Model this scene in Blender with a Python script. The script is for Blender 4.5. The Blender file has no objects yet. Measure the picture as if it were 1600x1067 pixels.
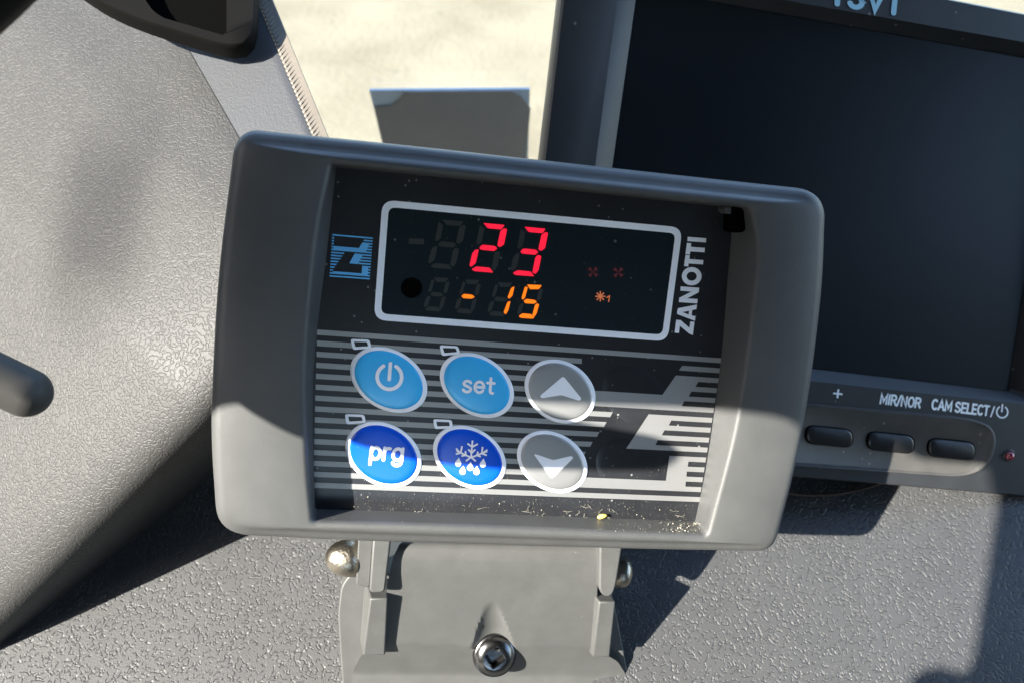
import bpy, bmesh, math, random
import numpy as np
from mathutils import Vector, Matrix
random.seed(7)
rng = np.random.default_rng(11)
SC = bpy.context.scene

# ------------------------------------------------------------------ camera
F_PX = 1243.0
PITCH = math.radians(45)
CAM = np.array([0.0, 0.0, 2.0])
UPC = np.array([0, math.sin(PITCH), math.cos(PITCH)])
FWD = np.array([0, math.cos(PITCH), -math.sin(PITCH)])
RGT = np.array([1.0, 0, 0])
cd = bpy.data.cameras.new('camera')
cam = bpy.data.objects.new('camera', cd)
SC.collection.objects.link(cam)
cam.location = CAM
cam.rotation_euler = (math.pi/2 - PITCH, 0, 0)
cd.sensor_width = 36; cd.lens = 36*F_PX/1600
cd.clip_start = 0.005; cd.clip_end = 500
cd.dof.use_dof = True; cd.dof.focus_distance = 0.213; cd.dof.aperture_fstop = 19
SC.camera = cam

# ------------------------------------------------------------------ light
def nrm(v): v = np.array(v, float); return v/np.linalg.norm(v)
def wdir(c): return c[0]*RGT - c[1]*UPC + c[2]*FWD        # camera axes (right, down, ahead) -> world
L_CAM = nrm([-.66, -.13, -.74])                            # towards the sun
L = wdir(L_CAM)
w = bpy.data.worlds.new('World'); SC.world = w; w.use_nodes = True
nt = w.node_tree
sky = nt.nodes.new('ShaderNodeTexSky'); sky.sky_type = 'NISHITA'; sky.sun_disc = False
sky.sun_elevation = math.asin(L[2]); sky.sun_rotation = math.atan2(L[0], L[1])
bg = nt.nodes['Background']; bg.inputs[1].default_value = 0.15
nt.links.new(sky.outputs[0], bg.inputs[0])
sl = bpy.data.lights.new('sun', 'SUN'); sl.energy = 4.3; sl.angle = math.radians(.5); sl.color = (1, .95, .86)
so = bpy.data.objects.new('sun', sl); SC.collection.objects.link(so)
so.rotation_euler = Vector(L).to_track_quat('Z', 'Y').to_euler(); so.location = (-2, -2, 5)
SC.view_settings.view_transform = 'Standard'; SC.view_settings.look = 'None'
SC.view_settings.exposure = 2.7; SC.view_settings.gamma = 1

# ------------------------------------------------------------------ geometry helpers
def ray(x, y): return np.array([(x-800)/F_PX, (y-533.5)/F_PX, 1.0])
def W(X): return CAM + X[0]*RGT - X[1]*UPC + X[2]*FWD
def at(x, y, z): return W(ray(x, y)*z)
class Plane:
    def __init__(s, u, v, pt):
        s.u = nrm(u); v = np.array(v); s.v = nrm(v - s.u*(s.u@v)); s.n = np.cross(s.v, s.u); s.c = s.n@pt; s.o = np.array(pt)
    def cam(s, x, y, h=0):
        r = ray(x, y); return r*((s.c+h)/(s.n@r))
    def __call__(s, x, y, h=0): return W(s.cam(x, y, h))
    def uv(s, x, y, h=0):
        d = s.cam(x, y, h)-s.o; return np.array([d@s.u, -(d@s.v)])
    def P(s, u, v, h): return W(s.o + u*s.u - v*s.v + h*s.n)
FP = Plane([.9854, .0724, .1534], [-.0997, .979, .178], [0, 0, .21])            # printed face of the controller
MPL = Plane([.983, .1116, .1467], [-.0985, .985, .143], ray(1420, 765)*.285)    # front of the monitor
ND = nrm([0, -.574, -.819]); DPT = ray(770, 1067)*(.2738/1.0656)
DP = Plane([1, 0, 0], [0, .819, -.574], DPT)                                    # dashboard top

COL = SC.collection
def props(o, label=None, cat=None, group=None, kind=None):
    if label: o['label'] = label
    if cat: o['category'] = cat
    if group: o['group'] = group
    if kind: o['kind'] = kind
    return o
def thing(name, loc, label, cat, group=None):
    o = bpy.data.objects.new(name, None); COL.objects.link(o); o.location = loc; o.empty_display_size = .01
    return props(o, label, cat, group)
def origin_of(o):
    p = np.zeros(3)
    while o is not None: p = p+np.array(o.location); o = o.parent
    return p
def mesh(name, V, Fc, mat, parent=None, smooth=False, bevel=0, loc=None, seg=2, autos=40, subsurf=0):
    V = [np.array(v, float) for v in V]
    c = np.mean(V, axis=0) if loc is None else np.array(loc)
    me = bpy.data.meshes.new(name)
    me.from_pydata([tuple(v-c) for v in V], [], [tuple(f) for f in Fc]); me.validate()
    bm = bmesh.new(); bm.from_mesh(me); bmesh.ops.recalc_face_normals(bm, faces=bm.faces) if smooth != 'raw' else None
    if smooth in ('full', 'sheet') and name in ('dashboard',) or name.endswith('_panel') and parent is not None:   # open sheets face the driver
        bm.normal_update(); tot = sum((f.normal.dot(Vector(CAM-c)-f.calc_center_median())*f.calc_area() for f in bm.faces))
        if tot < 0: bmesh.ops.reverse_faces(bm, faces=bm.faces)
    bm.to_mesh(me); bm.free()
    me.materials.append(mat)
    o = bpy.data.objects.new(name, me); COL.objects.link(o)
    if parent is not None: o.parent = parent; o.location = c-origin_of(parent)
    else: o.location = c
    if bevel:
        m = o.modifiers.new('bevel', 'BEVEL'); m.width = bevel; m.segments = seg; m.limit_method = 'ANGLE'; m.angle_limit = math.radians(30)
    if subsurf:
        m = o.modifiers.new('sub', 'SUBSURF'); m.levels = subsurf; m.render_levels = subsurf
    if smooth or bevel:
        for p in me.polygons: p.use_smooth = True
        if smooth != 'full':
            try:
                me.set_sharp_from_angle(angle=math.radians(autos))
            except Exception: pass
    return o
def loft(rings, closed=True, cap0=False, cap1=False):
    n = len(rings[0]); V = [p for r in rings for p in r]; Fc = []
    for i in range(len(rings)-1):
        for j in range(n if closed else n-1):
            k = (j+1) % n; Fc.append((i*n+j, i*n+k, (i+1)*n+k, (i+1)*n+j))
    if cap0: Fc.append(tuple(range(n))[::-1])
    if cap1: Fc.append(tuple((len(rings)-1)*n+j for j in range(n)))
    return V, Fc
def prism(P, pts, h0, h1, scale1=None):
    a = [P(x, y, h1) for x, y in pts]
    c = np.mean(a, axis=0); nv = wdir(P.n)
    b = [p + nv*(h0-h1) for p in a]
    if scale1: b = [np.mean(b, axis=0)+(p-np.mean(b, axis=0))*scale1 for p in b]
    return loft([b, a], cap0=True, cap1=True)
def join(parts):
    V = []; Fc = []
    for v, f in parts:
        k = len(V); V += list(v); Fc += [tuple(i+k for i in q) for q in f]
    return V, Fc
def sheet(P, polys, h):
    V = []; Fc = []
    for pl in polys:
        k = len(V); V += [P(x, y, h) for x, y in pl]; Fc.append(tuple(range(k, k+len(pl))))
    return V, Fc
def bez(a, c, b, n):
    t = np.linspace(0, 1, n); a, b, c = map(np.array, (a, b, c))
    return [(1-q)**2*a+2*q*(1-q)*c+q*q*b for q in t]
def resample(pts, n):
    pts = np.array(pts, float)
    # Catmull-Rom through the points, n samples by arc length
    P = np.vstack([2*pts[0]-pts[1], pts, 2*pts[-1]-pts[-2]]); out = []
    for i in range(1, len(P)-2):
        for t in np.linspace(0, 1, 24, endpoint=False):
            a, b, c, d = P[i-1], P[i], P[i+1], P[i+2]
            out.append(.5*((2*b)+(c-a)*t+(2*a-5*b+4*c-d)*t*t+(3*b-a-3*c+d)*t**3))
    out.append(pts[-1]); out = np.array(out)
    s = np.r_[0, np.cumsum(np.linalg.norm(np.diff(out, axis=0), axis=1))]
    q = np.linspace(0, s[-1], n)
    return [np.array([np.interp(t, s, out[:, k]) for k in range(out.shape[1])]) for t in q]
def rounded(pts, r, n=6):
    out = []; m = len(pts); pts = [np.array(p, float) for p in pts]
    for i in range(m):
        p = pts[i]; a = pts[i-1]-p; b = pts[(i+1) % m]-p
        ra = min(r, np.linalg.norm(a)*.48); rb = min(r, np.linalg.norm(b)*.48)
        out += bez(p+nrm(a)*ra, p, p+nrm(b)*rb, n)
    return out
def tube(pts, rad, n=10):
    pts = [np.array(p) for p in pts]; rings = []
    if np.isscalar(rad): rad = [rad]*len(pts)
    ref = None
    for i, p in enumerate(pts):
        t = nrm(pts[min(i+1, len(pts)-1)]-pts[max(i-1, 0)])
        if ref is None:
            ref = nrm(np.cross(t, [0.31, .2, .9]))
        a = nrm(ref - t*(ref@t)); ref = a; b = np.cross(t, a)
        rings.append([p+rad[i]*(math.cos(k*2*math.pi/n)*a+math.sin(k*2*math.pi/n)*b) for k in range(n)])
    return loft(rings, cap0=True, cap1=True)
def arc(cx, cy, rx, ry, a0, a1, n=18):
    return [(cx+rx*math.cos(math.radians(a)), cy+ry*math.sin(math.radians(a))) for a in np.linspace(a0, a1, n)]
GL = {  # strokes of each letter, height 1 (x-height for small letters), with its width
    's': (.78, [arc(.39, .74, .30, .24, 20, 200, 14)[:-2]+[(.14, .62), (.40, .50), (.62, .40)]+arc(.37, .26, .31, .25, 40, -165, 16)]),
    'e': (.92, [[(.10, .5), (.84, .5)]+arc(.46, .5, .38, .48, 5, 325, 30)]),
    't': (.62, [[(.30, 1.36), (.30, .25)]+arc(.48, .22, .18, .20, 180, 290, 8), [(.02, .93), (.62, .93)]]),
    'p': (.92, [[(.10, 1), (.10, -.42)], arc(.46, .5, .37, .47, 0, 360, 32)]),
    'r': (.62, [[(.10, 1), (.10, .0)], arc(.44, .52, .34, .44, 175, 70, 12)]),
    'g': (.92, [arc(.46, .5, .37, .47, 0, 360, 32), [(.83, 1), (.83, .0)]+arc(.47, -.08, .36, .32, 0, -160, 16)]),
    'M': (.86, [[(.08, 0), (.08, 1), (.43, .25), (.78, 1), (.78, 0)]]), 'I': (.26, [[(.13, 0), (.13, 1)]]),
    'R': (.70, [[(.08, 0), (.08, 1), (.38, 1)]+arc(.38, .75, .24, .25, 85, -85, 12)+[(.12, .5)], [(.38, .5), (.66, 0)]]),
    '/': (.42, [[(.04, -.05), (.38, 1.05)]]), 'N': (.74, [[(.08, 0), (.08, 1), (.64, 0), (.64, 1)]]),
    'O': (.80, [arc(.40, .5, .32, .5, 0, 360, 30)]), 'C': (.72, [arc(.40, .5, .32, .5, 48, 312, 26)]),
    'A': (.74, [[(.04, 0), (.37, 1), (.70, 0)], [(.16, .33), (.58, .33)]]), ' ': (.22, []),
    'S': (.68, [arc(.34, .75, .26, .25, 25, 205, 14)[:-2]+[(.14, .60), (.36, .5), (.56, .40)]+arc(.33, .25, .27, .25, 40, -160, 16)]),
    'E': (.60, [[(.56, 1), (.08, 1), (.08, 0), (.56, 0)], [(.10, .5), (.50, .5)]]), 'L': (.54, [[(.08, 1), (.08, 0), (.52, 0)]]),
    'T': (.62, [[(.31, 0), (.31, 1)], [(.02, 1), (.60, 1)]]), 'V': (.72, [[(.04, 1), (.36, 0), (.68, 1)]])}
def ribbon(pts, wd):
    """outline strip of a polyline with mitred joints and round ends, in letter units"""
    pts = [np.array(p, float) for p in pts]; n = len(pts); closed = np.linalg.norm(pts[0]-pts[-1]) < 1e-6
    Lf = []; Rt = []
    for i in range(n):
        a = pts[i]-pts[i-1] if i else (pts[0]-pts[-2] if closed else pts[1]-pts[0]); b = pts[i+1]-pts[i] if i < n-1 else (pts[1]-pts[0] if closed else a)
        a = nrm(a); b = nrm(b); na = np.array([-a[1], a[0]]); nb = np.array([-b[1], b[0]]); m = na+nb; k = np.linalg.norm(m)
        m = m/k if k > 1e-6 else na; f = min(1/max(m@na, .35), 2.2)
        Lf.append(pts[i]+m*f*wd/2); Rt.append(pts[i]-m*f*wd/2)
    quads = [[Lf[i], Lf[i+1], Rt[i+1], Rt[i]] for i in range(n-1)]; caps = []
    if not closed:
        for p, d in ((pts[0], nrm(pts[0]-pts[1])), (pts[-1], nrm(pts[-1]-pts[-2]))):
            q = np.array([-d[1], d[0]]); caps.append([p+wd/2*(q*math.cos(t)+d*math.sin(t)*.9) for t in np.linspace(0, math.pi, 7)])
    return quads, caps
def lettering(P, txt, A, B, C, h, wd=.2, gap=.1):
    """stroke lettering: left end of the baseline A, right end B, top of the left letter C (pixels unprojected on P)"""
    a, b, c = P(*A, h), P(*B, h), P(*C, h); x = 0; items = []
    for ch in txt:
        w_, st = GL[ch]
        for q in st: items.append([(p[0]+x, p[1]) for p in q])
        x += w_+gap
    tot = x-gap; nv = wdir(P.n); V = []; Fc = []
    def put(poly, z):
        k = len(V); V.extend([a+(b-a)*(p[0]/tot)+(c-a)*p[1]+nv*z for p in poly]); Fc.append(tuple(range(k, k+len(poly))))
    for i, it in enumerate(items):
        qs, cs = ribbon(it, wd)
        for q in qs: put(q, 8e-6*(i % 3))
        for q in cs: put(q, 8e-6*(i % 3)+3e-6)
    return V, Fc

# ------------------------------------------------------------------ materials
def mat(name, col, rough=.5, metal=0, spec=.5, grain=0, gscale=2000, gdist=.0002, var=0, vscale=60, specks=0, sscale=900, speck_col=(.5, .47, .4), coat=0, emit=None, es=0, grain2=0, g2scale=300, vor=False, rvar=0, inv=False, v0=.1, v1=.55):
    m = bpy.data.materials.new(name); m.use_nodes = True; t = m.node_tree; b = t.nodes['Principled BSDF']
    N = t.nodes.new; K = t.links.new
    b.inputs['Base Color'].default_value = (*col, 1); b.inputs['Roughness'].default_value = rough
    b.inputs['Metallic'].default_value = metal; b.inputs['Specular IOR Level'].default_value = spec
    b.inputs['Coat Weight'].default_value = coat; b.inputs['Coat Roughness'].default_value = .08
    if emit: b.inputs['Emission Color'].default_value = (*emit, 1); b.inputs['Emission Strength'].default_value = es
    co = N('ShaderNodeTexCoord')
    cur = None
    if var:
        n = N('ShaderNodeTexNoise'); n.inputs['Scale'].default_value = vscale; n.inputs['Detail'].default_value = 6; n.inputs['Roughness'].default_value = .65
        K(co.outputs['Object'], n.inputs['Vector'])
        r = N('ShaderNodeMapRange'); r.inputs[1].default_value = .3; r.inputs[2].default_value = .7
        r.inputs[3].default_value = 1-var; r.inputs[4].default_value = 1+var; K(n.outputs[0], r.inputs[0])
        mx = N('ShaderNodeVectorMath'); mx.operation = 'SCALE'; mx.inputs[0].default_value = col; K(r.outputs[0], mx.inputs['Scale'])
        cur = mx.outputs[0]
        if rvar:
            rr = N('ShaderNodeMapRange'); rr.inputs[1].default_value = .3; rr.inputs[2].default_value = .7
            rr.inputs[3].default_value = rough-rvar; rr.inputs[4].default_value = rough+rvar; K(n.outputs[0], rr.inputs[0]); K(rr.outputs[0], b.inputs['Roughness'])
    if specks:
        v = N('ShaderNodeTexVoronoi'); v.inputs['Scale'].default_value = sscale; v.inputs['Randomness'].default_value = 1; K(co.outputs['Object'], v.inputs['Vector'])
        sep = N('ShaderNodeSeparateColor'); K(v.outputs['Color'], sep.inputs[0])
        a = N('ShaderNodeMath'); a.operation = 'LESS_THAN'; a.inputs[1].default_value = specks; K(sep.outputs[0], a.inputs[0])
        dd = N('ShaderNodeMath'); dd.operation = 'LESS_THAN'; dd.inputs[1].default_value = .32; K(v.outputs['Distance'], dd.inputs[0])
        mu = N('ShaderNodeMath'); mu.operation = 'MULTIPLY'; K(a.outputs[0], mu.inputs[0]); K(dd.outputs[0], mu.inputs[1])
        mi = N('ShaderNodeMixRGB'); mi.inputs[2].default_value = (*speck_col, 1); K(mu.outputs[0], mi.inputs[0])
        if cur is not None: K(cur, mi.inputs[1])
        else: mi.inputs[1].default_value = (*col, 1)
        cur = mi.outputs[0]
    if cur is not None: K(cur, b.inputs['Base Color'])
    prev = None
    for amt, sc, vr in ((grain2, g2scale, False), (grain, gscale, vor)):
        if not amt: continue
        if vr == 'worm':
            n = N('ShaderNodeTexNoise'); n.inputs['Scale'].default_value = sc; n.inputs['Detail'].default_value = .8; K(co.outputs['Object'], n.inputs['Vector'])
            m1 = N('ShaderNodeMath'); m1.operation = 'SUBTRACT'; m1.inputs[1].default_value = .5; K(n.outputs[0], m1.inputs[0])
            m2 = N('ShaderNodeMath'); m2.operation = 'ABSOLUTE'; K(m1.outputs[0], m2.inputs[0])
            rp = N('ShaderNodeMapRange'); rp.inputs[1].default_value = 0; rp.inputs[2].default_value = .09; rp.interpolation_type = 'SMOOTHSTEP'; K(m2.outputs[0], rp.inputs[0]); out = rp.outputs[0]
            if inv:      # break the creases up into short strokes
                n3 = N('ShaderNodeTexNoise'); n3.inputs['Scale'].default_value = sc*1.15; n3.inputs['Detail'].default_value = 0; mo = N('ShaderNodeVectorMath'); mo.operation = 'ADD'; mo.inputs[1].default_value = (3.1, 1.7, 5.3)
                K(co.outputs['Object'], mo.inputs[0]); K(mo.outputs[0], n3.inputs['Vector'])
                r3 = N('ShaderNodeMapRange'); r3.inputs[1].default_value = .47; r3.inputs[2].default_value = .56; r3.interpolation_type = 'SMOOTHSTEP'; K(n3.outputs[0], r3.inputs[0])
                mm = N('ShaderNodeMath'); mm.operation = 'MAXIMUM'; K(out, mm.inputs[0]); K(r3.outputs[0], mm.inputs[1]); out = mm.outputs[0]
        elif vr:
            n1 = N('ShaderNodeTexNoise'); n1.inputs['Scale'].default_value = sc*.6; K(co.outputs['Object'], n1.inputs['Vector'])
            ad = N('ShaderNodeVectorMath'); ad.operation = 'MULTIPLY_ADD'; ad.inputs[1].default_value = (1.1/sc,)*3
            K(n1.outputs['Color'], ad.inputs[0]); K(co.outputs['Object'], ad.inputs[2])
            n = N('ShaderNodeTexVoronoi'); n.feature = 'SMOOTH_F1'; n.inputs['Smoothness'].default_value = .25; K(ad.outputs[0], n.inputs['Vector'])
            n.inputs['Scale'].default_value = sc; out = n.outputs['Distance']
            rp = N('ShaderNodeMapRange'); rp.inputs[1].default_value = v0; rp.inputs[2].default_value = v1; rp.inputs[3].default_value = 1.0 if inv else 0.0; rp.inputs[4].default_value = 0.0 if inv else 1.0; rp.interpolation_type = 'SMOOTHSTEP'; K(out, rp.inputs[0]); out = rp.outputs[0]
        else:
            n = N('ShaderNodeTexNoise'); n.inputs['Scale'].default_value = sc; n.inputs['Detail'].default_value = 2.5; K(co.outputs['Object'], n.inputs['Vector']); out = n.outputs[0]
        bp = N('ShaderNodeBump'); bp.inputs['Strength'].default_value = amt; bp.inputs['Distance'].default_value = gdist
        K(out, bp.inputs['Height'])
        if prev is not None: K(prev, bp.inputs['Normal'])
        prev = bp.outputs[0]
    if prev is not None: K(prev, b.inputs['Normal'])
    return m
M = {}
M['bezel'] = mat('grey_plastic', (.050, .0515, .051), .48, grain=.6, gscale=4600, gdist=.00009, var=.10, vscale=90, specks=0)
M['bracket'] = mat('bracket_plastic', (.0525, .0538, .0520), .55, grain=.35, gscale=2200, gdist=.0001, var=.12, vscale=120, specks=0, sscale=1300, speck_col=(.3, .29, .24))
M['label'] = mat('black_film', (.014, .0148, .017), .32, spec=.4, grain=.15, gscale=1500, gdist=.00003, var=.2, vscale=80, specks=.02, sscale=1100, speck_col=(.16, .16, .16))
M['silver'] = mat('silver_ink', (.33, .33, .325), .5, metal=.75, var=.04, vscale=70, grain=.1, gscale=3000, gdist=.00005)
M['white'] = mat('pale_ink', (.84, .86, .90), .5, var=.03, vscale=90)
M['sky_blue'] = mat('sky_blue_film', (.045, .43, .82), .25, spec=.4, var=.03)
M['deep_blue'] = mat('deep_blue_film', (.002, .075, .58), .25, spec=.4, var=.03)
M['emblem'] = mat('blue_ink', (.13, .48, .84), .5, var=.05)
M['window'] = mat('smoked_window', (.011, .018, .022), .16, spec=.45, specks=.012, sscale=900, speck_col=(.12, .12, .12))
M['ghost'] = mat('unlit_segment', (.016, .018, .017), .5)
M['red'] = mat('red_led', (.05, .002, .005), .5, emit=(1, .008, .045), es=.155)
M['amber'] = mat('amber_led', (.05, .02, .002), .5, emit=(1, .2, .0), es=.19)
M['dimred'] = mat('dim_red_led', (.02, .004, .006), .5, emit=(1, .05, .08), es=.007)
M['dimamber'] = mat('dim_amber_led', (.05, .02, .01), .5, emit=(1, .28, .10), es=.07)
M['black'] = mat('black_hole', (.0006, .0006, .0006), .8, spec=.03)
M['chrome'] = mat('chrome', (.33, .30, .25), .34, metal=1, grain=.6, gscale=1300, gdist=.0003, specks=.15, sscale=1200, speck_col=(.35, .33, .28))
M['screw'] = mat('dark_screw_steel', (.14, .14, .14), .24, metal=1, grain=.1, gscale=700, gdist=.0003)
M['dash'] = mat('dash_leatherette', (.0365, .0372, .0380), .54, spec=.45, grain=.8, gscale=560, gdist=.00032, vor='worm', inv=True, var=.10, vscale=30, grain2=.30, g2scale=1700)
M['cowl'] = mat('cowl_leatherette', (.0240, .0240, .0234), .55, spec=.3, grain=.42, gscale=720, gdist=.00020, vor='worm', var=.06, vscale=20, grain2=.3, g2scale=1800)
M['trim'] = mat('trim_leatherette', (.027, .0290, .033), .55, grain=.4, gscale=1300, gdist=.0003, var=.05)
M['piping'] = mat('beige_rubber', (.115, .10, .08), .6, var=.1, vscale=200)
M['mon'] = mat('monitor_plastic', (.016, .0175, .0195), .45, spec=.5, grain=.25, gscale=2200, gdist=.0001, var=.2, vscale=50, specks=.012, sscale=700, speck_col=(.14, .13, .11))
M['monpod'] = mat('monitor_pod_plastic', (.052, .050, .046), .55, grain=.25, gscale=2200, gdist=.0001, var=.3, vscale=60, specks=.03, sscale=700, speck_col=(.16, .14, .12))
M['screen'] = mat('monitor_glass', (.006, .0085, .011), .32, spec=.25, var=.15, vscale=25, specks=0, sscale=500, speck_col=(.05, .05, .05))
M['key'] = mat('rubber_key', (.008, .008, .009), .3)
M['print'] = mat('pale_print', (.80, .86, .88), .5)
M['logo'] = mat('pale_blue_print', (.30, .55, .68), .5)
M['led_lens'] = mat('red_lens', (.22, .015, .025), .12, coat=.6)
M['lever'] = mat('black_lever_plastic', (.004, .0038, .0036), .6, spec=.05, grain=.2, gscale=2500, gdist=.0001, var=.1)
M['stalk'] = mat('grey_stalk_plastic', (.026, .0255, .024), .6, spec=.3, var=.1)
M['trimdark'] = mat('dark_interior', (.016, .016, .016), .7, var=.1)
M['patch'] = mat('grey_patch', (.42, .41, .385), .6, var=.08, vscale=30)
M['patch_edge'] = mat('pale_patch_edge', (.72, .86, .95), .5)
M['seed'] = mat('yellow_seed', (.55, .42, .10), .5, var=.2, vscale=500)
M['dust'] = mat('dust_fleck', (.30, .28, .22), .8)
M['wire'] = mat('brown_wire', (.05, .03, .02), .5)

# ------------------------------------------------------------------ ground outside
def ground():
    m = bpy.data.materials.new('sandy_ground'); m.use_nodes = True; t = m.node_tree; b = t.nodes['Principled BSDF']; N = t.nodes.new; K = t.links.new
    co = N('ShaderNodeTexCoord')
    n = N('ShaderNodeTexNoise'); n.inputs['Scale'].default_value = 1.7; n.inputs['Detail'].default_value = 9; n.inputs['Roughness'].default_value = .62; K(co.outputs['Object'], n.inputs['Vector'])
    r = N('ShaderNodeValToRGB'); r.color_ramp.elements[0].position = .32; r.color_ramp.elements[0].color = (.100, .083, .052, 1)
    r.color_ramp.elements[1].position = .60; r.color_ramp.elements[1].color = (.135, .118, .079, 1); K(n.outputs[0], r.inputs[0])
    v = N('ShaderNodeTexVoronoi'); v.inputs['Scale'].default_value = 3.1; K(co.outputs['Object'], v.inputs['Vector'])
    lt = N('ShaderNodeMath'); lt.operation = 'LESS_THAN'; lt.inputs[1].default_value = .05; K(v.outputs['Distance'], lt.inputs[0])
    mi = N('ShaderNodeMixRGB'); mi.inputs[2].default_value = (.07, .065, .045, 1); K(lt.outputs[0], mi.inputs[0]); K(r.outputs[0], mi.inputs[1])
    K(mi.outputs[0], b.inputs['Base Color']); b.inputs['Roughness'].default_value = .9
    n2 = N('ShaderNodeTexNoise'); n2.inputs['Scale'].default_value = 30; n2.inputs['Detail'].default_value = 5; K(co.outputs['Object'], n2.inputs['Vector'])
    bp = N('ShaderNodeBump'); bp.inputs['Strength'].default_value = .4; bp.inputs['Distance'].default_value = .02; K(n2.outputs[0], bp.inputs['Height']); K(bp.outputs[0], b.inputs['Normal'])
    s = 150
    o = mesh('ground', [(-s, -s, 0), (s, -s, 0), (s, s, 0), (-s, s, 0)], [(0, 1, 2, 3)], m)
    props(o, 'pale sandy sunlit ground outside the windscreen', kind='structure')
ground()

# ------------------------------------------------------------------ dashboard top
def dashboard():
    V = []; Fc = []; nx, ny = 40, 24
    ys = np.linspace(330, 1500, ny)
    a = DP.uv(-700, 1500); b = DP.uv(2600, 1500)
    v0 = DP.uv(800, 1500)[1]; v1 = DP.uv(800, 345)[1]
    us = np.linspace(-.32, .42, nx); vs = np.linspace(v0, v1, ny)
    for v_ in vs:
        for u_ in us: V.append(DP.P(u_, v_, 0))
    for j in range(ny-1):
        for i in range(nx-1): Fc.append((j*nx+i, j*nx+i+1, (j+1)*nx+i+1, (j+1)*nx+i))
    # front and rear lips turned down
    k = len(V)
    for u_ in us: V.append(DP.P(u_, v1+.004, -.004))
    for u_ in us: V.append(DP.P(u_, v1+.006, -.05))
    e = (ny-1)*nx
    for i in range(nx-1):
        Fc.append((e+i, e+i+1, k+i+1, k+i)); Fc.append((k+i, k+i+1, k+nx+i+1, k+nx+i))
    o = mesh('dashboard', V, Fc, M['dash'], smooth='full')
    props(o, 'grey leather grained dashboard top under the controller', kind='structure')
dashboard()

# ------------------------------------------------------------------ instrument cowl at the left
def zr(wv):
    return float(np.interp(wv, [-500, 0, 470, 700, 1000, 1300], [.300, .267, .244, .244, .252, .262]))
def cowl_pt(d, wv, dz=0):
    x = (-330*d+335*wv)/470; y = 985+(-335*d-330*wv)/470
    e = d+10
    if e >= 0: g = -.0095*(1-math.exp(-e/15))-.021*(1-math.exp(-e/140))+.00011*e-.0075
    else: g = .00067*(-e)+.000012*e*e-.0075
    return at(x, y, zr(wv)+g+dz)
def cowl():
    t = thing('instrument_cowl', cowl_pt(100, 200), 'grey grained instrument cowl bulging up beside the controller', 'dash cowl')
    ds = np.r_[np.linspace(-190, 0, 16), np.linspace(10, 150, 18), np.linspace(165, 1000, 36)]
    def panel(w0, w1, nw, dz0, lip):
        V = []; Fc = []
        for d in ds:
            a, b = w0(d), w1(d)
            ww = list(np.linspace(a, b, nw))
            row = [cowl_pt(d, ww[0], dz0+.010)]*lip[0]+[cowl_pt(d, q, dz0+ (.0006 if (lip[0] and i == 0) or (lip[1] and i == nw-1) else 0)) for i, q in enumerate(ww)]+[cowl_pt(d, ww[-1]+.5, dz0+.010)]*lip[1]
            n = len(row); V += row
        for j in range(len(ds)-1):
            for i in range(n-1): Fc.append((j*n+i, j*n+i+1, (j+1)*n+i+1, (j+1)*n+i))
        return V, Fc
    seam = lambda d: 733+.263*d
    pip = lambda d: 803+.414*d
    V, Fc = panel(lambda d: -420, lambda d: seam(d)-3, 60, 0, (0, 1))
    mesh('cowl_panel', V, Fc, M['cowl'], t, smooth=True, autos=50)
    V, Fc = panel(lambda d: seam(d)-2.6, lambda d: pip(d), 16, .0011, (0, 1))
    mesh('trim_panel', V, Fc, M['trim'], t, smooth=True, autos=50)
    # ribbed edging between trim panel and windscreen
    V = []; Fc = []
    for i in range(75):
        d = 120+i*6.4
        a0, a1 = pip(d)+1, pip(d)+22
        q = [cowl_pt(d, a0, .0012), cowl_pt(d+4, a0, .0012), cowl_pt(d+4.2, a1, .003), cowl_pt(d+.2, a1, .003)]
        up = [cowl_pt(d+1.0, a0+3, .0009), cowl_pt(d+3.2, a0+3, .0009), cowl_pt(d+3.4, a1-3, .0024), cowl_pt(d+1.2, a1-3, .0024)]
        k = len(V); V += q+up
        Fc += [(k+4, k+5, k+6, k+7)]+[(k+j, k+(j+1) % 4, k+4+(j+1) % 4, k+4+j) for j in range(4)]
    props(mesh('rib', V, Fc, M['piping'], t), kind='stuff')
    V = []; Fc = []
    dd = np.linspace(60, 760, 60)
    for d in dd: V += [cowl_pt(d, pip(d)+.6, .00115), cowl_pt(d, pip(d)+24, .0027), cowl_pt(d, pip(d)+25, .012)]
    for j in range(len(dd)-1):
        for i in range(2): Fc.append((j*3+i, j*3+i+1, j*3+i+4, j*3+i+3))
    mesh('edging_strip', V, Fc, M['piping'], t, smooth=True)
cowl()

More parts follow.
